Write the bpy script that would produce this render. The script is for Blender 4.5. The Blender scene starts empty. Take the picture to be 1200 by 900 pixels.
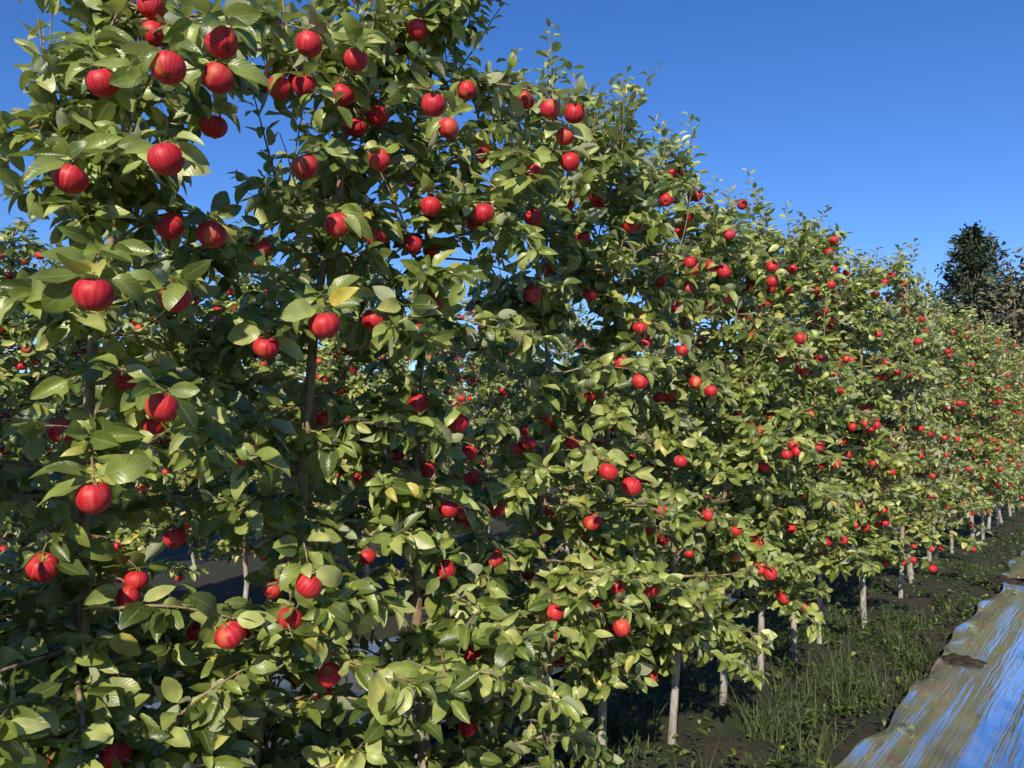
import bpy, math, random
import numpy as np
from mathutils import Vector, Matrix

scene = bpy.context.scene
F_PX = 930.0
YAW = math.radians(38.5); PITCH = math.radians(3.1); CAM_H = 1.7
ROWX = -2.0

# ------------------------------------------------------------------ helpers
class MB:
    def __init__(s):
        s.v=[]; s.f=[]; s.m=[]; s.uv=[]; s.r=[]; s.n=0
    def add(s, v, f, mat, uv=None, r=0.0):
        v=np.asarray(v,float).reshape(-1,3); f=np.asarray(f,int).reshape(-1,4)
        s.v.append(v); s.f.append(f+s.n); s.m.append(np.full(len(f),mat,int))
        s.uv.append(np.zeros((len(v),2)) if uv is None else np.asarray(uv,float).reshape(-1,2))
        s.r.append(np.full(len(v),r) if np.isscalar(r) else np.asarray(r,float))
        s.n+=len(v)
    def mesh(s,name,mats,smooth=True):
        me=bpy.data.meshes.new(name)
        if not s.v: return me
        v=np.concatenate(s.v); f=np.concatenate(s.f); m=np.concatenate(s.m)
        uv=np.concatenate(s.uv); r=np.concatenate(s.r)
        me.vertices.add(len(v)); me.vertices.foreach_set('co',v.astype(np.float32).ravel())
        me.loops.add(len(f)*4); me.loops.foreach_set('vertex_index',f.astype(np.int32).ravel())
        me.polygons.add(len(f))
        me.polygons.foreach_set('loop_start',(np.arange(len(f))*4).astype(np.int32))
        me.polygons.foreach_set('loop_total',np.full(len(f),4,np.int32))
        me.polygons.foreach_set('material_index',m.astype(np.int32))
        me.polygons.foreach_set('use_smooth',np.full(len(f),smooth,bool))
        u=me.uv_layers.new(name='UVMap'); u.data.foreach_set('uv',uv[f.ravel()].astype(np.float32).ravel())
        a=me.attributes.new('rnd','FLOAT','POINT'); a.data.foreach_set('value',r.astype(np.float32))
        for mt in mats: me.materials.append(mt)
        me.update(calc_edges=True)
        return me

def obj(name,data,loc=(0,0,0),rot=(0,0,0),scale=(1,1,1),parent=None):
    o=bpy.data.objects.new(name,data); scene.collection.objects.link(o)
    o.location=loc; o.rotation_euler=rot; o.scale=scale
    if parent: o.parent=parent
    return o

def tube(mb,pts,rad,sides,mat,r=0.0):
    pts=np.asarray(pts,float); n=len(pts)
    tang=np.gradient(pts,axis=0); tang/=np.linalg.norm(tang,axis=1)[:,None]+1e-9
    ref=np.array([1.0,0.13,0.07]) if abs(tang[0][2])>.7 else np.array([0.05,0.1,1.0])
    a=np.cross(tang,ref); a/=np.linalg.norm(a,axis=1)[:,None]+1e-9; b=np.cross(tang,a)
    t=2*math.pi*np.arange(sides)/sides; rad=np.asarray(rad,float)
    V=pts[:,None]+rad[:,None,None]*(np.cos(t)[None,:,None]*a[:,None]+np.sin(t)[None,:,None]*b[:,None])
    i=np.arange(n-1)[:,None]; k=np.arange(sides)[None]; k2=(k+1)%sides
    Fc=np.stack([i*sides+k,i*sides+k2,(i+1)*sides+k2,(i+1)*sides+k],-1)
    mb.add(V,Fc,mat,r=r)

def nrm(a): 
    return a/(np.linalg.norm(a,axis=-1,keepdims=True)+1e-9)

def leaves_to_mesh(mb,P,D,N,L,rnd,rng,mat,cols=5,rows=7,aspect=0.265):
    P=np.asarray(P);D=nrm(np.asarray(D));N=np.asarray(N);L=np.asarray(L);rnd=np.asarray(rnd)
    n=len(P)
    S=np.cross(D,N); S=nrm(S); N=np.cross(S,D)
    if rows==7: vv=np.array([0,.1,.27,.48,.7,.88,1.0])
    else: vv=np.array([0,.2,.5,.8,1.0])
    w=np.maximum(aspect*np.sin(np.pi*np.clip(vv,0,1)**.82)**.75,0.006); w[0]=.012; w[-1]=.006
    ss=np.linspace(-1,1,cols)
    curl=rng.normal(.7,.65,n); fold=rng.uniform(.05,.8,n); ph=rng.uniform(0,6.28,n); amp=rng.uniform(0,.05,n)
    twist=rng.normal(0,.45,n); wid=rng.uniform(.8,1.18,n)
    pos=np.zeros((n,rows,cols,3))
    cx=np.zeros((n,rows)); cz=np.zeros((n,rows))
    for i in range(1,rows):
        dv=vv[i]-vv[i-1]; a=curl*(vv[i]+vv[i-1])/2
        cx[:,i]=cx[:,i-1]+dv*np.cos(a); cz[:,i]=cz[:,i-1]-dv*np.sin(a)
    for i in range(rows):
        for j in range(cols):
            s=ss[j]
            y=s*w[i]*wid*np.cos(fold*.8)
            z=cz[:,i]+abs(s)*w[i]*np.sin(fold)+amp*np.sin(vv[i]*11+ph+(s>0)*1.7)*abs(s)+twist*s*w[i]*vv[i]
            x=cx[:,i]
            pos[:,i,j]=P+L[:,None]*(x[:,None]*D+y[:,None]*S+z[:,None]*N)
    V=pos.reshape(-1,3)
    base=np.arange(n)[:,None]*(rows*cols)
    q=[]
    for i in range(rows-1):
        for j in range(cols-1):
            a=i*cols+j
            q.append((a,a+1,a+cols+1,a+cols))
    q=np.array(q)
    Fc=(base[:,:,None]+q[None]).reshape(-1,4)
    uv=np.zeros((n,rows,cols,2)); uv[...,0]=((ss+1)/2)[None,None,:]; uv[...,1]=vv[None,:,None]
    mb.add(V,Fc,mat,uv.reshape(-1,2),np.repeat(rnd,rows*cols))

# ------------------------------------------------------------------ materials
def mat_new(name):
    m=bpy.data.materials.new(name); m.use_nodes=True
    nt=m.node_tree; nt.nodes.clear()
    return m,nt,nt.nodes,nt.links
def N_(nt,t,**k):
    n=nt.nodes.new(t)
    for a,b in k.items(): setattr(n,a,b)
    return n
def ramp(nt,stops,interp='LINEAR'):
    r=nt.nodes.new('ShaderNodeValToRGB'); r.color_ramp.interpolation=interp
    e=r.color_ramp.elements
    e[0].position=stops[0][0]; e[0].color=(*stops[0][1],1)
    e[1].position=stops[-1][0]; e[1].color=(*stops[-1][1],1)
    for p,c in stops[1:-1]:
        x=e.new(p); x.color=(*c,1)
    return r

def leaf_material(name,stops,under,transl=.28,rough=.42,detail=True):
    m,nt,n,l=mat_new(name)
    out=N_(nt,'ShaderNodeOutputMaterial'); p=N_(nt,'ShaderNodeBsdfPrincipled')
    at=N_(nt,'ShaderNodeAttribute',attribute_name='rnd')
    r=ramp(nt,stops); l.new(at.outputs['Fac'],r.inputs[0])
    geo=N_(nt,'ShaderNodeNewGeometry')
    col=r.outputs[0]
    if detail:
        uv=N_(nt,'ShaderNodeUVMap'); sep=N_(nt,'ShaderNodeSeparateXYZ'); l.new(uv.outputs[0],sep.inputs[0])
        a=N_(nt,'ShaderNodeMath',operation='SUBTRACT'); l.new(sep.outputs[0],a.inputs[0]); a.inputs[1].default_value=.5
        b=N_(nt,'ShaderNodeMath',operation='ABSOLUTE'); l.new(a.outputs[0],b.inputs[0])
        c=N_(nt,'ShaderNodeMapRange'); l.new(b.outputs[0],c.inputs[0]); c.inputs[1].default_value=.0; c.inputs[2].default_value=.045; c.inputs[3].default_value=.5; c.inputs[4].default_value=0
        d=N_(nt,'ShaderNodeMath',operation='MULTIPLY_ADD'); l.new(b.outputs[0],d.inputs[0]); d.inputs[1].default_value=-.55; l.new(sep.outputs[1],d.inputs[2])
        e=N_(nt,'ShaderNodeMath',operation='MULTIPLY'); l.new(d.outputs[0],e.inputs[0]); e.inputs[1].default_value=55
        f=N_(nt,'ShaderNodeMath',operation='SINE'); l.new(e.outputs[0],f.inputs[0])
        tc=N_(nt,'ShaderNodeTexCoord'); noi=N_(nt,'ShaderNodeTexNoise'); l.new(tc.outputs['Object'],noi.inputs['Vector']); noi.inputs['Scale'].default_value=26; noi.inputs['Detail'].default_value=1
        hsv=N_(nt,'ShaderNodeHueSaturation'); l.new(col,hsv.inputs['Color'])
        mr=N_(nt,'ShaderNodeMapRange'); l.new(noi.outputs[0],mr.inputs[0]); mr.inputs[1].default_value=.3; mr.inputs[2].default_value=.7; mr.inputs[3].default_value=.75; mr.inputs[4].default_value=1.25
        l.new(mr.outputs[0],hsv.inputs['Value'])
        mx=N_(nt,'ShaderNodeMixRGB'); mx.inputs[2].default_value=(.36,.42,.18,1); l.new(hsv.outputs[0],mx.inputs[1]); l.new(c.outputs[0],mx.inputs[0])
        col=mx.outputs[0]
        bm=N_(nt,'ShaderNodeBump'); bm.inputs['Strength'].default_value=.1; bm.inputs['Distance'].default_value=.0015
        l.new(f.outputs[0],bm.inputs['Height']); l.new(bm.outputs[0],p.inputs['Normal'])
    mb=N_(nt,'ShaderNodeMixRGB'); l.new(geo.outputs['Backfacing'],mb.inputs[0]); l.new(col,mb.inputs[1]); mb.inputs[2].default_value=(*under,1)
    l.new(mb.outputs[0],p.inputs['Base Color'])
    rg=N_(nt,'ShaderNodeMapRange'); l.new(geo.outputs['Backfacing'],rg.inputs[0]); rg.inputs[3].default_value=rough; rg.inputs[4].default_value=.75
    l.new(rg.outputs[0],p.inputs['Roughness']); p.inputs['Specular IOR Level'].default_value=.6
    if transl<=0:
        l.new(p.outputs[0],out.inputs[0]); return m
    tr=N_(nt,'ShaderNodeBsdfTranslucent')
    th=N_(nt,'ShaderNodeMixRGB',blend_type='MULTIPLY'); th.inputs[0].default_value=1; l.new(mb.outputs[0],th.inputs[1]); th.inputs[2].default_value=(1.25,1.4,.35,1)
    l.new(th.outputs[0],tr.inputs[0])
    ms=N_(nt,'ShaderNodeMixShader'); ms.inputs[0].default_value=transl
    l.new(p.outputs[0],ms.inputs[1]); l.new(tr.outputs[0],ms.inputs[2]); l.new(ms.outputs[0],out.inputs[0])
    return m

LS=[(0,(.06,.095,.018)),(.3,(.14,.185,.034)),(.65,(.28,.335,.075)),(.93,(.47,.5,.18)),(.98,(.47,.46,.13)),(1,(.6,.48,.08))]
M_leaf=leaf_material('apple_leaf',LS,(.38,.41,.25),.22,.38)
M_leaf_far=leaf_material('apple_leaf_far',LS,(.38,.41,.25),.2,.4,False)
M_weed=leaf_material('weed_leaf',[(0,(.03,.055,.01)),(.6,(.065,.105,.02)),(.95,(.13,.16,.04)),(1,(.26,.21,.09))],(.09,.13,.045),.2,.5,False)

def apple_material():
    m,nt,n,l=mat_new('apple_skin')
    out=N_(nt,'ShaderNodeOutputMaterial'); p=N_(nt,'ShaderNodeBsdfPrincipled')
    uv=N_(nt,'ShaderNodeUVMap'); at=N_(nt,'ShaderNodeAttribute',attribute_name='rnd')
    sp=N_(nt,'ShaderNodeSeparateXYZ'); l.new(uv.outputs[0],sp.inputs[0])
    an=N_(nt,'ShaderNodeMath',operation='MULTIPLY'); l.new(sp.outputs[0],an.inputs[0]); an.inputs[1].default_value=2*math.pi
    co=N_(nt,'ShaderNodeMath',operation='COSINE'); l.new(an.outputs[0],co.inputs[0])
    si=N_(nt,'ShaderNodeMath',operation='SINE'); l.new(an.outputs[0],si.inputs[0])
    cb=N_(nt,'ShaderNodeCombineXYZ'); l.new(co.outputs[0],cb.inputs[0]); l.new(si.outputs[0],cb.inputs[1]); l.new(sp.outputs[1],cb.inputs[2])
    off=N_(nt,'ShaderNodeMath',operation='MULTIPLY'); l.new(at.outputs['Fac'],off.inputs[0]); off.inputs[1].default_value=170
    mp=N_(nt,'ShaderNodeMapping'); mp.inputs['Scale'].default_value=(7,7,1.6); l.new(cb.outputs[0],mp.inputs[0])
    st=N_(nt,'ShaderNodeTexNoise',noise_dimensions='4D'); st.inputs['Scale'].default_value=1; st.inputs['Detail'].default_value=3; l.new(mp.outputs[0],st.inputs['Vector']); l.new(off.outputs[0],st.inputs['W'])
    r=ramp(nt,[(.3,(.4,.01,.02)),(.5,(.55,.02,.033)),(.72,(.68,.08,.065))]); l.new(st.outputs[0],r.inputs[0])
    bl=N_(nt,'ShaderNodeTexNoise',noise_dimensions='4D'); bl.inputs['Scale'].default_value=.75; bl.inputs['Detail'].default_value=1; l.new(cb.outputs[0],bl.inputs['Vector']); l.new(off.outputs[0],bl.inputs['W'])
    mr=N_(nt,'ShaderNodeMapRange'); l.new(bl.outputs[0],mr.inputs[0]); mr.inputs[1].default_value=.58; mr.inputs[2].default_value=.8; mr.inputs[4].default_value=.8
    mx=N_(nt,'ShaderNodeMixRGB'); l.new(mr.outputs[0],mx.inputs[0]); l.new(r.outputs[0],mx.inputs[1]); mx.inputs[2].default_value=(.62,.3,.09,1)
    cv=N_(nt,'ShaderNodeMapRange'); l.new(sp.outputs[1],cv.inputs[0]); cv.inputs[1].default_value=.04; cv.inputs[2].default_value=.15; cv.inputs[3].default_value=.8; cv.inputs[4].default_value=0
    mx2=N_(nt,'ShaderNodeMixRGB'); l.new(cv.outputs[0],mx2.inputs[0]); l.new(mx.outputs[0],mx2.inputs[1]); mx2.inputs[2].default_value=(.4,.3,.08,1)
    cv2=N_(nt,'ShaderNodeMapRange'); l.new(sp.outputs[1],cv2.inputs[0]); cv2.inputs[1].default_value=.93; cv2.inputs[2].default_value=.98; cv2.inputs[3].default_value=0; cv2.inputs[4].default_value=.9
    mx3=N_(nt,'ShaderNodeMixRGB'); l.new(cv2.outputs[0],mx3.inputs[0]); l.new(mx2.outputs[0],mx3.inputs[1]); mx3.inputs[2].default_value=(.09,.06,.03,1)
    l.new(mx3.outputs[0],p.inputs['Base Color'])
    p.inputs['Roughness'].default_value=.5; p.inputs['Specular IOR Level'].default_value=.42
    l.new(p.outputs[0],out.inputs[0])
    return m
M_apple=apple_material()

def bark_material():
    m,nt,n,l=mat_new('bark')
    out=N_(nt,'ShaderNodeOutputMaterial'); p=N_(nt,'ShaderNodeBsdfPrincipled')
    tc=N_(nt,'ShaderNodeTexCoord'); no=N_(nt,'ShaderNodeTexNoise'); mp=N_(nt,'ShaderNodeMapping'); mp.inputs['Scale'].default_value=(1,1,.35)
    l.new(tc.outputs['Object'],mp.inputs[0]); l.new(mp.outputs[0],no.inputs['Vector']); no.inputs['Scale'].default_value=45; no.inputs['Detail'].default_value=5
    r=ramp(nt,[(.3,(.12,.08,.045)),(.55,(.32,.23,.14)),(.75,(.46,.36,.22))]); l.new(no.outputs[0],r.inputs[0])
    w=ramp(nt,[(.3,(.15,.125,.095)),(.48,(.34,.31,.27)),(.7,(.48,.46,.42))]); l.new(no.outputs[0],w.inputs[0])
    sp=N_(nt,'ShaderNodeSeparateXYZ'); l.new(tc.outputs['Object'],sp.inputs[0])
    ma=N_(nt,'ShaderNodeMath',operation='MULTIPLY_ADD'); l.new(no.outputs[0],ma.inputs[0]); ma.inputs[1].default_value=.35; l.new(sp.outputs[2],ma.inputs[2])
    mr=N_(nt,'ShaderNodeMapRange'); l.new(ma.outputs[0],mr.inputs[0]); mr.inputs[1].default_value=.66; mr.inputs[2].default_value=.84; mr.inputs[3].default_value=1; mr.inputs[4].default_value=0
    mx=N_(nt,'ShaderNodeMixRGB'); l.new(mr.outputs[0],mx.inputs[0]); l.new(r.outputs[0],mx.inputs[1]); l.new(w.outputs[0],mx.inputs[2])
    l.new(mx.outputs[0],p.inputs['Base Color']); p.inputs['Roughness'].default_value=.85
    bm=N_(nt,'ShaderNodeBump'); bm.inputs['Strength'].default_value=.6; bm.inputs['Distance'].default_value=.005; l.new(no.outputs[0],bm.inputs['Height']); l.new(bm.outputs[0],p.inputs['Normal'])
    l.new(p.outputs[0],out.inputs[0]); return m
M_bark=bark_material()

def simple_noise(name,stops,scale=5,rough=.9,bump=.3,dist=.02,detail=8,coord='Object'):
    m,nt,n,l=mat_new(name)
    out=N_(nt,'ShaderNodeOutputMaterial'); p=N_(nt,'ShaderNodeBsdfPrincipled')
    tc=N_(nt,'ShaderNodeTexCoord'); no=N_(nt,'ShaderNodeTexNoise'); l.new(tc.outputs[coord],no.inputs['Vector']); no.inputs['Scale'].default_value=scale; no.inputs['Detail'].default_value=detail; no.inputs['Roughness'].default_value=.65
    r=ramp(nt,stops); l.new(no.outputs[0],r.inputs[0]); l.new(r.outputs[0],p.inputs['Base Color']); p.inputs['Roughness'].default_value=rough
    bm=N_(nt,'ShaderNodeBump'); bm.inputs['Strength'].default_value=bump; bm.inputs['Distance'].default_value=dist; l.new(no.outputs[0],bm.inputs['Height']); l.new(bm.outputs[0],p.inputs['Normal'])
    l.new(p.outputs[0],out.inputs[0]); return m
M_soil=simple_noise('soil',[(.3,(.02,.015,.01)),(.55,(.04,.03,.02)),(.75,(.07,.053,.035))],9,.95,.9,.03)

def ground_material():
    m,nt,n,l=mat_new('ground_soil_and_grass')
    out=N_(nt,'ShaderNodeOutputMaterial'); p=N_(nt,'ShaderNodeBsdfPrincipled')
    tc=N_(nt,'ShaderNodeTexCoord')
    a=N_(nt,'ShaderNodeTexNoise'); l.new(tc.outputs['Object'],a.inputs['Vector']); a.inputs['Scale'].default_value=14; a.inputs['Detail'].default_value=9; a.inputs['Roughness'].default_value=.7
    b=N_(nt,'ShaderNodeTexNoise'); l.new(tc.outputs['Object'],b.inputs['Vector']); b.inputs['Scale'].default_value=1.7; b.inputs['Detail'].default_value=5
    s=ramp(nt,[(.3,(.022,.016,.01)),(.55,(.048,.036,.023)),(.75,(.09,.068,.042))]); l.new(a.outputs[0],s.inputs[0])
    g=ramp(nt,[(.3,(.015,.027,.008)),(.55,(.03,.046,.015)),(.75,(.055,.07,.024))]); l.new(a.outputs[0],g.inputs[0])
    mr=N_(nt,'ShaderNodeMapRange'); l.new(b.outputs[0],mr.inputs[0]); mr.inputs[1].default_value=.46; mr.inputs[2].default_value=.6
    mx=N_(nt,'ShaderNodeMixRGB'); l.new(mr.outputs[0],mx.inputs[0]); l.new(s.outputs[0],mx.inputs[1]); l.new(g.outputs[0],mx.inputs[2])
    l.new(mx.outputs[0],p.inputs['Base Color']); p.inputs['Roughness'].default_value=.95
    bm=N_(nt,'ShaderNodeBump'); bm.inputs['Strength'].default_value=.9; bm.inputs['Distance'].default_value=.03; l.new(a.outputs[0],bm.inputs['Height']); l.new(bm.outputs[0],p.inputs['Normal'])
    l.new(p.outputs[0],out.inputs[0]); return m
M_ground=ground_material()

def film_material():
    m,nt,n,l=mat_new('reflective_film')
    out=N_(nt,'ShaderNodeOutputMaterial'); p=N_(nt,'ShaderNodeBsdfPrincipled')
    tc=N_(nt,'ShaderNodeTexCoord')
    mp2=N_(nt,'ShaderNodeMapping'); mp2.inputs['Scale'].default_value=(60,1.6,1); mp2.inputs['Rotation'].default_value=(0,0,math.radians(4)); l.new(tc.outputs['Object'],mp2.inputs[0])
    b=N_(nt,'ShaderNodeTexNoise'); l.new(mp2.outputs[0],b.inputs['Vector']); b.inputs['Scale'].default_value=1; b.inputs['Detail'].default_value=2; b.inputs['Distortion'].default_value=.3
    c=N_(nt,'ShaderNodeTexNoise'); l.new(tc.outputs['Object'],c.inputs['Vector']); c.inputs['Scale'].default_value=3; c.inputs['Detail'].default_value=8
    p.inputs['Metallic'].default_value=.9
    r=ramp(nt,[(.3,(.78,.78,.8)),(.5,(.93,.95,.98))]); l.new(c.outputs[0],r.inputs[0]); l.new(r.outputs[0],p.inputs['Base Color'])
    rr=N_(nt,'ShaderNodeMapRange'); l.new(c.outputs[0],rr.inputs[0]); rr.inputs[1].default_value=.3; rr.inputs[2].default_value=.55; rr.inputs[3].default_value=.2; rr.inputs[4].default_value=.05
    l.new(rr.outputs[0],p.inputs['Roughness'])
    b2=N_(nt,'ShaderNodeBump'); b2.inputs['Strength'].default_value=.75; b2.inputs['Distance'].default_value=.006; l.new(b.outputs[0],b2.inputs['Height'])
    l.new(b2.outputs[0],p.inputs['Normal'])
    l.new(p.outputs[0],out.inputs[0]); return m
M_film=film_material()
M_wire=simple_noise('galvanised_wire',[(.3,(.3,.3,.3)),(.7,(.5,.5,.5))],30,.4,0)
M_wire.node_tree.nodes['Principled BSDF'].inputs['Metallic'].default_value=.9

# ------------------------------------------------------------------ apples
def apple_template(seg=20,rings=14):
    V=[];UV=[]
    for i in range(rings+1):
        a=math.pi*i/rings; a=min(max(a,.015),math.pi-.015)
        r=math.sin(a)*(1+.06*math.cos(a)); z=.97*math.cos(a)
        if z>0: z-=.38*math.exp(-(r/.3)**2)
        else: z+=.24*math.exp(-(r/.22)**2)
        for k in range(seg+1):
            t=2*math.pi*k/seg
            lob=1+.018*math.cos(5*t)*(.4-z*.6)
            V.append((r*lob*math.cos(t),r*lob*math.sin(t),z)); UV.append((k/seg,i/rings))
    Fc=[]
    for i in range(rings):
        for k in range(seg):
            a=i*(seg+1)+k; Fc.append((a,a+seg+1,a+seg+2,a+1))
    return np.array(V),np.array(Fc),np.array(UV)
AT_hi=apple_template(28,18); AT_lo=apple_template(14,10)
def add_apple(mb,c,R,rng,hi=True):
    V,Fc,UV=AT_hi if hi else AT_lo
    tilt=rng.normal(0,.33,2)
    M=np.array((Matrix.Rotation(rng.uniform(0,6.28),3,'Z')@Matrix.Rotation(tilt[0],3,'X')@Matrix.Rotation(tilt[1],3,'Y')))
    s=np.array([rng.uniform(.95,1.03),rng.uniform(.95,1.03),rng.uniform(.88,1.0)])*R
    v=(V*s)@M.T+c
    mb.add(v,Fc,0,UV,rng.uniform(0,1))
    top=np.array([0,0,.5*R])@M.T+c; e=np.array([0,0,1.15*R])@M.T+c+rng.normal(0,.003,3)
    tube(mb,[top,(top+e)/2+rng.normal(0,.002,3),e],[.0016,.0014,.002],4,1)

# ------------------------------------------------------------------ tree
def build_tree(seed,H,lean,hero=None,napples=40,hi=True,wid=(.56,.3),cuts=(),topw=1.0,bx=0.0,zmin=.56,viewdir=None,nb=52,low=0):
    rng=np.random.default_rng(seed)
    wood=MB(); LP=[];LD=[];LN=[];LL=[];LR=[]
    nT=14; ts=np.linspace(0,1,nT)
    tx=bx*ts+np.cumsum(rng.normal(0,.012,nT)); ty=lean*ts+np.cumsum(rng.normal(0,.018,nT)); tx-=tx[0]; ty-=ty[0]
    TP=np.stack([tx,ty,ts*H-.03],1)
    r0=rng.uniform(.018,.026)
    tube(wood,TP,r0*(1-ts*.78)+.002,9,0)
    SUNB=np.array([.25,-.3,0])
    def trunk_at(z):
        t=np.clip((z+.03)/H,0,1)*(nT-1); i=int(min(t,nT-2)); return TP[i]*(1-(t-i))+TP[i+1]*(t-i)
    def leaf(p,d,size,up=.8,out=None):
        n=np.array([0,0,up])+rng.normal(0,.52,3)+SUNB
        if out is not None: n=n+out*.6
        LP.append(p);LD.append(d);LN.append(n);LL.append(size);LR.append(rng.uniform(0,1)**1.05)
    def spur(p,axis,k,size=1.0):
        ax=np.array([p[0]-TP[6][0],p[1]-TP[6][1],0]); out=ax/(np.linalg.norm(ax)+1e-6)
        a0=rng.uniform(0,6.28)
        for i in range(k):
            a=a0+i*2.4+rng.normal(0,.3)
            d=np.array([math.cos(a),math.sin(a),rng.normal(-.25,.45)])+out*.45+axis*.3
            d/=np.linalg.norm(d)
            pet=rng.uniform(.012,.032)
            L=rng.uniform(.05,.098)*size
            e=p+d*pet
            if hi: tube(wood,[p,e],[.0011,.0009],3,1,.6)
            leaf(e,d,L,.65,out)
    def limb(pts,rad,spacing=.05,k=(4,7),start=.12,size=1.0):
        pts=np.asarray(pts); n=len(pts)
        tube(wood,pts,np.linspace(rad,rad*.35,n),5,0)
        seg=np.linalg.norm(np.diff(pts,axis=0),axis=1); cum=np.concatenate([[0],np.cumsum(seg)]); tot=cum[-1]
        s=start*tot+rng.uniform(0,spacing)
        while s<tot:
            i=np.searchsorted(cum,s)-1; i=min(max(i,0),n-2); f=(s-cum[i])/(seg[i]+1e-9)
            p=pts[i]*(1-f)+pts[i+1]*f; ax=(pts[i+1]-pts[i])/(seg[i]+1e-9)
            spur(p,ax,rng.integers(k[0],k[1]),size); s+=spacing*rng.uniform(.7,1.4)
        spur(pts[-1],(pts[-1]-pts[-2])/(seg[-1]+1e-9),rng.integers(4,7),size)
    def grow(p,d,length,n=7,droop=-.5,j=.1):
        P=[np.array(p)]; d=np.array(d,float)
        for i in range(n-1):
            d=d+np.array([0,0,droop/n])+rng.normal(0,j,3); d/=np.linalg.norm(d); P.append(P[-1]+d*length/(n-1))
        return np.array(P)
    tips=[]
    if hero: nb=nb-5
    zs=[zmin+(H-.1-zmin)*((b+rng.uniform(0,1))/nb) for b in range(nb)]+[rng.uniform(max(.35,zmin-.05),1.15) for _ in range(low)]
    for z in zs:
        f=max(0,(z-zmin)/(H-zmin))
        az=rng.uniform(0,6.28); 
        ex=np.array([math.cos(az)*.9,math.sin(az)*1.0])
        length=(wid[0]*(1-f)+wid[1]*f)*rng.uniform(.6,1.2)*(topw if z>2.2 else 1)
        d=np.array([ex[0],ex[1],rng.uniform(.15,.75) if z>.8 else rng.uniform(-.05,.35)])
        P=grow(trunk_at(z),d/np.linalg.norm(d),length,7,-rng.uniform(.5,1.5) if z>.9 else -.35)
        limb(P,rng.uniform(.004,.008),.052); tips.append(P)
        for q in range(rng.integers(1,4)):
            i=rng.integers(1,6); dd=rng.normal(0,1,3); dd[2]=rng.uniform(-.6,.9); dd/=np.linalg.norm(dd)
            T=grow(P[i],dd,rng.uniform(.08,.22),4,-.2); limb(T,.003,.045,(3,6),.2); tips.append(T)
    def shoot(p,d,length):
        S=grow(p,d,length,8,.15,.05); tube(wood,S,np.linspace(.004,.0015,8),5,0)
        m=int(length/.02)
        for i in range(m):
            t=(i+.5)/m*(7-.01); k=int(t); pp=S[k]*(1-(t-k))+S[min(k+1,7)]*(t-k)
            a=i*2.4+rng.normal(0,.2); dd=np.array([math.cos(a),math.sin(a),rng.uniform(.2,1.1)]); dd/=np.linalg.norm(dd)
            e=pp+dd*.015; 
            LP.append(e);LD.append(dd);LN.append(np.array([-dd[0]*.3,-dd[1]*.3,.9])+rng.normal(0,.35,3)+SUNB);LL.append(rng.uniform(.055,.085)*(1.1-.35*i/m));LR.append(rng.uniform(.6,.95))
    shoot(TP[-1]-np.array([0,0,.02]),np.array([rng.normal(0,.15),rng.normal(0,.2),1]),rng.uniform(.2,.45))
    for i in range(28):
        z=rng.uniform(.68,1.0)*H
        c=[T for T in tips if abs(T[0][2]-z)<.25]
        if c and topw>=.9:
            T=c[rng.integers(0,len(c))]; shoot(T[len(T)//2],np.array([rng.normal(0,.4),rng.normal(0,.45),1]),rng.uniform(.14,.42))
    ap=MB(); A=[]
    if hero:
        for (x,y,z,R) in hero:
            c=np.array([x,y,z]); t=c+np.array([0,0,R*1.1]); s=trunk_at(min(max(z+rng.uniform(-.05,.2),.4),H-.1))
            mid=(s+t)/2+np.array([0,0,rng.uniform(.05,.1)])
            u=np.linspace(0,1,7)[:,None]; P=(1-u)**2*s+2*u*(1-u)*mid+u**2*t
            limb(P,.005,.055,(3,6),.25); tips.append(P)
            A.append((c,R,True))
    for i in range(napples):
        P=tips[rng.integers(0,len(tips))]; k=rng.integers(max(1,len(P)//2),len(P)); b=P[k]
        for q in range(rng.choice([1,1,2,3])):
            R=rng.uniform(.028,.037)
            c=b+np.array([rng.normal(0,.025),rng.normal(0,.025),-R*1.1-rng.uniform(0,.03)])
            if c[2]<.45: continue
            if all(np.linalg.norm(c-o[0])>(R+o[1])*.97 for o in A): A.append((c,R,False))
    LP=np.array(LP);LD=nrm(np.array(LD));LL=np.array(LL);LN=np.array(LN);LR=np.array(LR)
    mid=LP+LD*LL[:,None]*.5; keep=np.ones(len(LP),bool)
    keep&=mid[:,2]>.04
    for (c,R,h) in A:
        q=mid-c; v=np.array([.78,-.6,.12]) 
        if viewdir is not None: v=viewdir(c)
        v=v/np.linalg.norm(v)
        s=q@v; perp=np.linalg.norm(q-s[:,None]*v,axis=1)
        rr=R+.010 if h else R*.9
        lim=.5 if h else .25
        rem=(s>-.02)&(s<lim)&(perp<rr)&(rng.random(len(q))<(.88 if h else .75))
        rem|=np.linalg.norm(q,axis=1)<R*1.02
        keep&=~rem
        add_apple(ap,c,R,rng,hi)
    for (cy,cz,ry,rz) in cuts:
        keep&=~((((mid[:,1]-cy)/ry)**2+((mid[:,2]-cz)/rz)**2)<1)
    lf=MB()
    leaves_to_mesh(lf,LP[keep],LD[keep],LN[keep],LL[keep],LR[keep],rng,0,5 if hi else 3,7 if hi else 5)
    LM=M_leaf if hi else M_leaf_far
    return (wood.mesh('trunk_and_branches',[M_bark,LM]),lf.mesh('leaves',[LM]),ap.mesh('apples',[M_apple,M_bark]))

def place_tree(meshes,loc,rz=0,s=(1,1,1),tilt=(0,0)):
    e=obj('apple_tree',None,loc,(tilt[0],tilt[1],rz),s); e.empty_display_size=.3
    for nme,me in zip(('trunk_and_branches','leaves','apples'),meshes): obj(nme,me,parent=e)
    return e

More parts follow.
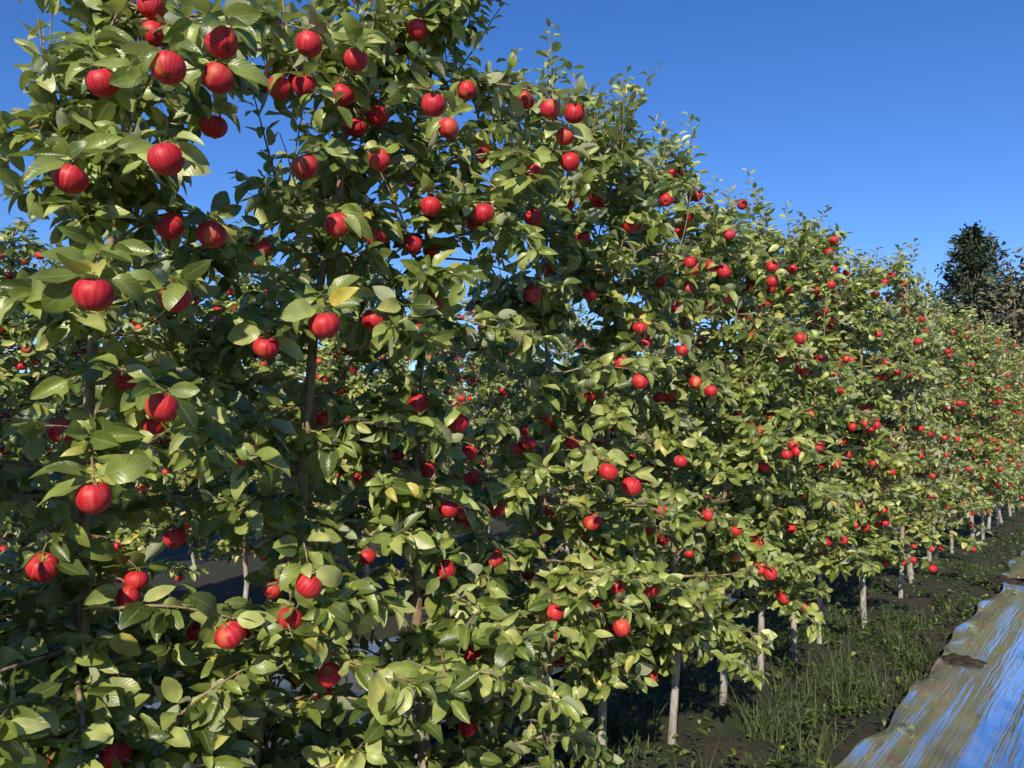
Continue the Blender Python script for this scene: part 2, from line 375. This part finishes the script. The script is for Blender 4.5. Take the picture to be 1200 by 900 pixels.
# fruit positions surveyed from the photograph (bearing, elevation, apparent size)
px=[(110,345,50),(205,350,42),(190,478,44),(197,80,46),(260,50,42),(255,92,42),(195,187,46),(250,148,36),(82,210,44),(248,275,38),(200,265,38),(303,290,34),(362,52,36),(417,70,32),(401,111,30),(358,195,34),(445,188,30),(396,264,34),(380,381,40),(438,375,30),(312,407,34),(292,535,34),(505,242,28),(508,123,34),(525,150,28),(506,358,28),(492,390,28),(490,473,28),(567,250,28),(625,345,24),(110,583,46),(270,744,40),(362,686,36),(522,668,28),(552,765,26),(645,128,28),(673,133,30),(662,160,26),(668,190,26),(664,240,20),(737,264,20),(740,293,18),(750,384,20),(757,402,18),(750,447,22),(713,553,26),(740,570,28),(693,613,22),(580,655,24),(650,718,24),(705,708,20),(177,8,34),(180,40,34),(120,97,40),(350,95,28),(418,150,28),(50,665,40),(72,505,36),(150,445,34),(205,630,30),(420,890,28),(135,885,40),(340,725,34),(383,492,28),(430,652,22),(540,603,22),(500,550,24),(800,410,18),(938,397,16),(833,458,18),(775,597,18),(763,793,18),(797,271,16),(848,318,20),(905,312,16),(905,330,16),(890,505,15),(895,547,15),(930,522,15),(815,315,17),(793,360,17),(670,518,20),(688,522,20),(643,490,18),(555,262,22),(625,255,24),(490,85,26),(680,325,18),(710,320,18),(817,230,16),(840,270,15),(160,680,28),(150,700,28),(180,500,26),(425,560,22),(620,520,20),(550,530,22),(320,690,26),(800,440,16),(870,240,14),(850,350,15)]
Fv=np.array([-math.sin(YAW)*math.cos(PITCH),math.cos(YAW)*math.cos(PITCH),math.sin(PITCH)])
Rv=np.array([math.cos(YAW),math.sin(YAW),0]); Uv=np.cross(Rv,Fv)
HERO=[]
for (x,y,d) in px:
    dr=Fv+(x-600)/F_PX*Rv+(450-y)/F_PX*Uv
    D=min(max(-dr[0]*F_PX*.076/d,1.5),1.95); t=D/-dr[0]
    p=np.array([0,0,CAM_H])+t*dr; R=min(max(d*t/F_PX/2*.9,.028),.037)
    HERO.append((p[0],p[1],p[2],R))

near=[(-1.4,.0,3.0,{}),(-.65,.05,2.6,{}),(.05,.05,2.25,dict(topw=.6,zmin=.36,low=14)),
 (.76,.22,3.3,dict(wid=(.56,.26),zmin=.36,low=16,napples=12)),
 (1.22,.38,3.2,dict(wid=(.56,.26),zmin=.36,low=16,napples=18)),
 (2.0,.1,3.45,dict(zmin=.4,low=12,napples=30)),(2.68,.15,3.3,dict(zmin=.48,low=8)),(3.2,.05,3.1,dict(low=5)),(3.85,.2,3.25,dict(low=3)),(4.5,0,3.0,{}),(5.1,.1,3.15,{}),(5.75,.1,3.2,{})]
allot={i:[] for i in range(len(near))}
for (x,y,z,R) in HERO:
    best=min(range(len(near)),key=lambda i:abs(near[i][0]+near[i][1]*z/near[i][2]-y))
    b=near[best]; allot[best].append((x-ROWX,y-b[0],z,R))
for i,(y,lean,H,kw) in enumerate(near):
    kw=dict(kw)
    cuts=[(1.27-y,2.45,.085,.24),(.55-y,2.95,.2,.7)] if i in(2,3,4) else []
    base=np.array([ROWX,y,0])
    kw.setdefault('napples',42 if allot[i] else 48)
    ms=build_tree(100+i,H,lean,hero=allot[i] or None,hi=i>1,cuts=cuts,
        viewdir=(lambda c,base=base: np.array([0,0,CAM_H])-(c+base)),**kw)
    place_tree(ms,(ROWX,y,0))
var=[build_tree(500+i,[3.05,3.2,3.0,3.25,3.1,2.95][i],[.1,-.15,.2,0,-.1,.15][i],napples=75,hi=False,zmin=.62) for i in range(6)]
rd=random.Random(5)
def row(x,y0,y1):
    y=y0; last=-1
    while y<y1:
        k=rd.choice([j for j in range(6) if j!=last]); last=k
        s=rd.uniform(.92,1.1)
        place_tree(var[k],(x+rd.uniform(-.12,.12),y,0),rd.uniform(-.35,.35)+(math.pi if rd.random()<.25 else 0),(s,s,rd.uniform(.92,1.04)),(rd.gauss(0,.05),rd.gauss(0,.02)))
        y+=rd.uniform(.58,.84)
row(ROWX,6.4,46)
row(-5.7,-1.0,22)
row(-9.4,2,20)
row(1.75,-7,12)

# ------------------------------------------------------------------ ground
def axis(lo,hi,fine_lo,fine_hi,step):
    a=list(np.arange(fine_lo,fine_hi,step)); 
    s=step; v=fine_lo
    L=[]
    while v>lo: s*=1.35; v-=s; L.append(max(v,lo))
    Rr=[]; v=a[-1]; s=step
    while v<hi: s*=1.35; v+=s; Rr.append(min(v,hi))
    return np.array(L[::-1]+a+Rr)
xs=axis(-350,350,-5,2,.06); ys=axis(-350,450,-1,14,.08)
X,Y=np.meshgrid(xs,ys,indexing='ij')
rg=np.random.default_rng(1)
Z=np.zeros_like(X)
for i in range(26):
    k=rg.uniform(1,18); a=rg.uniform(0,6.28); Z+=np.sin(X*k*math.cos(a)+Y*k*math.sin(a)+rg.uniform(0,6.28))*.016/(k**.7)
near_m=(np.abs(X)<12)&(Y<30)&(Y>-6)
Z=np.where(near_m,Z,0)-.012
Z+=.05*np.exp(-((X-ROWX)/.35)**2)*near_m
mb=MB(); nx,ny=X.shape
idx=np.arange(nx*ny).reshape(nx,ny)
q=np.stack([idx[:-1,:-1],idx[1:,:-1],idx[1:,1:],idx[:-1,1:]],-1).reshape(-1,4)
mb.add(np.stack([X,Y,Z],-1).reshape(-1,3),q,0)
obj('ground',mb.mesh('ground',[M_ground]))

# ------------------------------------------------------------------ reflective film
def film(x0,x1,y0,y1,seed):
    r=np.random.default_rng(seed); ax=np.linspace(0,1,110); ay=np.arange(y0,y1,.04)
    A,B=np.meshgrid(ax,ay,indexing='ij')
    e0=x0+.03*np.sin(B*1.3+seed)+.015*np.sin(B*4.1+1)+.01*np.sin(B*11); e1=x1+.03*np.sin(B*1.1)
    Xf=e0+(e1-e0)*A; Zf=np.full_like(A,.06)
    for i in range(12):   # broad sag
        k=r.uniform(1,4); a=r.uniform(-.35,.35); Zf+=np.sin(Xf*k*math.cos(a)*1.6+B*k*math.sin(a)*.8+r.uniform(0,6.28))*.005/(k**.5)
    for i in range(34):   # tight pulled creases along the sheet
        k=r.uniform(14,60); a=r.normal(0,.035); env=np.clip(np.sin(B*r.uniform(.3,1.5)+r.uniform(0,6.28)),0,1); Zf+=env*np.sin(Xf*k*math.cos(a)+B*k*math.sin(a)+r.uniform(0,6.28))*.0024*(12/k)
    for i in range(6):
        k=r.uniform(1,3); a=r.normal(0,.3); Zf+=np.sin(Xf*k*math.sin(a)+B*k*math.cos(a)+r.uniform(0,6.28))*.0022/k
    Zf+=.018*np.exp(-(A/.02)**2)*np.sin(B*6+seed)
    endf=np.minimum(B-y0,y1-B); Zf+=.03*np.exp(-(endf/.12)**2)
    m=MB(); a_,b_=A.shape; idx=np.arange(a_*b_).reshape(a_,b_)
    q=np.stack([idx[:-1,:-1],idx[1:,:-1],idx[1:,1:],idx[:-1,1:]],-1).reshape(-1,4)
    m.add(np.stack([Xf,B,Zf],-1).reshape(-1,3),q,0)
    obj('reflective_film',m.mesh('reflective_film',[M_film]))
film(-1.2,.5,-1,9.6,1); film(-1.3,.45,10.0,24,2); film(-1.2,.5,24.5,44,5)
film(-4.7,-3.1,-1,12,3); film(-4.7,-3.1,12.5,30,4)

def heap(x,y,R,seed):
    r=np.random.default_rng(seed); m=MB()
    for i in range(110):
        c=np.array([r.normal(0,R*.4),r.normal(0,R*.6),0]); rr0=math.hypot(c[0],c[1]); c[2]=.04+max(0,R*.45-rr0*.4)*r.uniform(.3,1); s=R*r.uniform(.08,.28)
        seg,ri=9,6; V=[]
        for a in range(ri+1):
            for k in range(seg):
                th=math.pi*a/ri; t=2*math.pi*k/seg; rr=s*r.uniform(.8,1.15)
                V.append(c+rr*np.array([math.sin(th)*math.cos(t),math.sin(th)*math.sin(t),.6*math.cos(th)]))
        Fc=[(a*seg+k,(a+1)*seg+k,(a+1)*seg+(k+1)%seg,a*seg+(k+1)%seg) for a in range(ri) for k in range(seg)]
        m.add(V,Fc,0)
    obj('soil_heap',m.mesh('soil_heap',[M_soil]),(x,y,0))
for i,(x,y,R) in enumerate([(-1.04,6.3,.18),(-1.2,9.8,.2),(-.5,9.8,.17),(.2,9.8,.18),(-1.2,17,.15),(.47,4.6,.12),(.46,8,.12),(-3.15,3.5,.14),(-3.12,7.5,.14)]): heap(x,y,R,i+40)

# ------------------------------------------------------------------ grass and weeds
rg=np.random.default_rng(9)
mb=MB()
def blades(n,xr,yr,hmin,hmax,w,per=9,thr=.0):
    nc=n//per; cx=rg.uniform(*xr,nc); cy=rg.uniform(*yr,nc)
    dens=np.sin(cx*5.1+1)*np.sin(cy*2.3)+.6*np.sin(cy*5.7+cx*3)
    ok=dens+rg.normal(0,.35,nc)>thr; cx=cx[ok]; cy=cy[ok]; n=int(n*ok.mean()*1.3); nc=len(cx)
    k=rg.integers(0,nc,n); bx=cx[k]+rg.normal(0,.035,n); by=cy[k]+rg.normal(0,.035,n)
    sc=rg.uniform(.4,1.1,nc)[k]
    h=rg.uniform(hmin,hmax,n)*sc; a=rg.uniform(0,6.28,n); lean=rg.uniform(.15,1.3,n)*h
    d=np.stack([np.cos(a),np.sin(a)],1); s=np.stack([-d[:,1],d[:,0]],1)
    V=np.zeros((n,4,2,3))
    for i,t in enumerate((0,.35,.7,1)):
        ww=w*(1-t*.93)*rg.uniform(.9,1.1)
        for j,sg in enumerate((-1,1)):
            V[:,i,j,0]=bx+d[:,0]*lean*t**1.8+s[:,0]*sg*ww; V[:,i,j,1]=by+d[:,1]*lean*t**1.8+s[:,1]*sg*ww
            V[:,i,j,2]=h*t*(1-.2*t)-.02
    base=np.arange(n)[:,None]*8; q=np.array([(0,1,3,2),(2,3,5,4),(4,5,7,6)])
    uv=np.tile(np.array([(0.2,t) if j==0 else (.4,t) for t in (0,.35,.7,1) for j in (0,1)]),(n,1))
    mb.add(V.reshape(-1,3),(base[:,:,None]+q[None]).reshape(-1,4),0,uv,np.repeat(rg.uniform(0,1,n),8))
blades(17000,(-2.9,-1.22),(1,12),.04,.17,.003)
blades(5500,(-2.6,-1.3),(1.5,7.5),.15,.4,.0045,14)
blades(8000,(-2.9,-1.25),(12,40),.04,.18,.004)
blades(5000,(-6,-4.7),(0,20),.05,.2,.004)
blades(5000,(.5,1.6),(-1,20),.04,.14,.004)
obj('grass',mb.mesh('grass',[M_weed]))
mb=MB(); P=[];D=[];Nn=[];L=[];Rr=[]
for c in range(750):
    x=rg.uniform(-2.7,-1.26); y=1+rg.uniform(0,1)**1.5*18; hh=rg.uniform(.02,.2); s=rg.uniform(.025,.06)
    for i in range(rg.integers(6,15)):
        a=rg.uniform(0,6.28); d=np.array([math.cos(a),math.sin(a),rg.uniform(-.1,.8)])
        P.append((x+rg.normal(0,.03),y+rg.normal(0,.03),.01+hh*rg.uniform(0,1))); D.append(d); Nn.append(np.array([0,0,1])+rg.normal(0,.25,3)); L.append(s*rg.uniform(.7,1.3)); Rr.append(rg.uniform(0,.95))
leaves_to_mesh(mb,P,D,Nn,L,Rr,rg,0,3,5)
obj('weeds',mb.mesh('weeds',[M_weed]))
mb=MB(); n=1000
P=np.stack([rg.uniform(-2.8,-1.0,n),1+rg.uniform(0,1,n)*14,rg.uniform(.01,.05,n)],1); P[:,2]+=.045*np.exp(-((P[:,0]-ROWX)/.35)**2); P[P[:,0]>-1.2,2]=.085
a=rg.uniform(0,6.28,n); D=np.stack([np.cos(a),np.sin(a),rg.normal(0,.15,n)],1)
leaves_to_mesh(mb,P,D,np.array([0,0,1])+rg.normal(0,.3,(n,3)),rg.uniform(.04,.07,n),rg.uniform(.0,.5,n)+(rg.random(n)<.12)*.49,rg,0,3,5)
obj('fallen_leaves',mb.mesh('fallen_leaves',[M_leaf_far]))

# ------------------------------------------------------------------ trellis wires
mb=MB()
for xr in (ROWX,-5.7):
    for z in (.75,1.72):
        pts=[(xr+.03,y,z-.01*math.sin((y%6)/6*math.pi)) for y in np.arange(-2,30,1.0)]
        tube(mb,pts,[.0014]*len(pts),5,0)
obj('trellis_wires',mb.mesh('trellis_wires',[M_wire]))

# ------------------------------------------------------------------ background trees
M_con=leaf_material('conifer_needles',[(0,(.02,.04,.018)),(.6,(.045,.075,.03)),(1,(.1,.12,.05))],(.035,.06,.025),0,.7,False)
M_tan=leaf_material('autumn_foliage',[(0,(.07,.075,.035)),(.5,(.16,.145,.065)),(1,(.3,.24,.13))],(.12,.11,.06),0,.7,False)
M_dec=leaf_material('distant_foliage',[(0,(.03,.05,.016)),(.6,(.06,.09,.028)),(1,(.12,.14,.045))],(.05,.07,.025),0,.7,False)
def conifer(loc,H,W,seed,m=None):
    r=np.random.default_rng(seed); wd=MB(); lf=MB()
    tube(wd,[(0,0,-.2),(0.05,0,H*.4),(0,0,H*.97)],[.35,.22,.03],8,0)
    P=[];D=[];Nn=[];L=[];R_=[]
    for b in range(330):
        f=(b+.5)/330; z=H*(.08+.9*f); az=r.uniform(0,6.28)
        prof=(1-f)**.7*min(1,.6+f*2)
        ln=W*.5*prof*r.uniform(.55,1.2)+.3
        d=np.array([math.cos(az),math.sin(az),.15+.5*f]); 
        e=np.array([0,0,z])+d*ln
        tube(wd,[(0,0,z),e],[.04,.01],4,0)
        for i in range(int(16+ln*15)):
            t=r.uniform(.15,1.05); p=np.array([0,0,z])+d*ln*t+r.normal(0,.1+.1*t,3)
            dd=d*.8+r.normal(0,.6,3); P.append(p);D.append(dd);Nn.append(np.array([0,0,1])+r.normal(0,.5,3));L.append(r.uniform(.22,.5));R_.append(r.uniform(0,1))
    leaves_to_mesh(lf,P,D,Nn,L,R_,r,0,3,5,aspect=.2)
    e=obj('conifer_tree',None,loc); obj('trunk',wd.mesh('conifer_trunk',[M_bark]),parent=e); obj('crown',lf.mesh('conifer_crown',[m or M_con]),parent=e)
def crown_cloud(r,c,rad,n,size,P,D,Nn,L,R_):
    for k in range(n):
        cc=r.normal(0,1,3); cc/=np.linalg.norm(cc); cc=c+cc*rad*r.uniform(.35,1)**.6
        s=rad.mean()*.22
        for i in range(26):
            P.append(cc+r.normal(0,s,3)); D.append(r.normal(0,1,3)); Nn.append(np.array([0,0,1])+r.normal(0,.6,3)); L.append(size*r.uniform(.6,1.3)); R_.append(r.uniform(0,1))
def decid(loc,H,W,seed,m,name='deciduous_tree'):
    r=np.random.default_rng(seed); wd=MB(); lf=MB(); P=[];D=[];Nn=[];L=[];R_=[]
    tube(wd,[(0,0,-.2),(.1,0,H*.3),(0,.1,H*.6),(0,0,H*.85)],[.3,.22,.14,.03],8,0)
    for i in range(16):
        z=H*r.uniform(.25,.6); az=r.uniform(0,6.28); e=np.array([math.cos(az)*W*.4,math.sin(az)*W*.4,z+H*.25])
        tube(wd,[(0,0,z),(e[0]*.5,e[1]*.5,z+H*.1),e],[.12,.07,.02],5,0)
    crown_cloud(r,np.array([0,0,H*.6]),np.array([W*.5,W*.5,H*.4]),110,.42,P,D,Nn,L,R_)
    leaves_to_mesh(lf,P,D,Nn,L,R_,r,0,3,5)
    e=obj(name,None,loc); obj('trunk',wd.mesh('trunk',[M_bark]),parent=e); obj('crown',lf.mesh('crown',[m]),parent=e)
def at(pxx,dist):
    a=YAW-math.atan((pxx-600)/F_PX); return (-math.sin(a)*dist,math.cos(a)*dist,0)
conifer(at(1146,62),15.2,7.8,3)
decid(at(1098,66),11.2,6,12,M_dec); decid(at(1193,60),11.8,6,13,M_tan); decid(at(1215,64),12.5,6,15,M_tan)
decid(at(1245,64),12,7,16,M_dec)
r=np.random.default_rng(77); lf=MB(); P=[];D=[];Nn=[];L=[];R_=[]
for i in range(70):
    a=math.radians(-25+i*1.9); d=r.uniform(95,120); H=r.uniform(6,10)
    crown_cloud(r,np.array([-math.sin(a)*d,math.cos(a)*d,H*.5]),np.array([4.2,4.2,H*.5]),22,1.1,P,D,Nn,L,R_)
leaves_to_mesh(lf,P,D,Nn,L,R_,r,0,3,5)
obj('distant_tree_line',lf.mesh('distant_tree_line',[M_dec]))

# ------------------------------------------------------------------ light, sky, camera
EL=math.radians(31); hx,hy=.45,-.89
h=math.hypot(hx,hy); S=Vector((hx/h*math.cos(EL),hy/h*math.cos(EL),math.sin(EL)))
sun=bpy.data.lights.new('sun','SUN'); sun.energy=5.0; sun.angle=math.radians(.5); sun.color=(1,.92,.74)
so=obj('sun',sun,(0,0,20)); so.rotation_euler=(-S).to_track_quat('-Z','Y').to_euler()
w=bpy.data.worlds.new('World'); scene.world=w; w.use_nodes=True
nt=w.node_tree; bg=nt.nodes['Background']; sky=nt.nodes.new('ShaderNodeTexSky'); sky.sky_type='NISHITA'; sky.sun_disc=False
sky.sun_elevation=EL; sky.sun_rotation=math.atan2(S.x,S.y); sky.air_density=1.0; sky.dust_density=.3; sky.ozone_density=3.0; sky.altitude=300
hs=nt.nodes.new('ShaderNodeHueSaturation'); hs.inputs['Saturation'].default_value=1.22
ml=nt.nodes.new('ShaderNodeMixRGB'); ml.blend_type='MULTIPLY'; ml.inputs[0].default_value=1; ml.inputs[2].default_value=(.9,1.0,1.34,1)
nt.links.new(sky.outputs[0],hs.inputs['Color']); nt.links.new(hs.outputs[0],ml.inputs[1]); nt.links.new(ml.outputs[0],bg.inputs[0]); bg.inputs[1].default_value=.12
cam=bpy.data.cameras.new('camera'); cam.sensor_width=36; cam.lens=F_PX/1200*36; cam.clip_end=1500; cam.clip_start=.05
co=obj('camera',cam,(0,0,CAM_H),(math.pi/2+PITCH,0,YAW)); scene.camera=co
scene.view_settings.view_transform='Standard'; scene.view_settings.look='None'; scene.view_settings.exposure=0
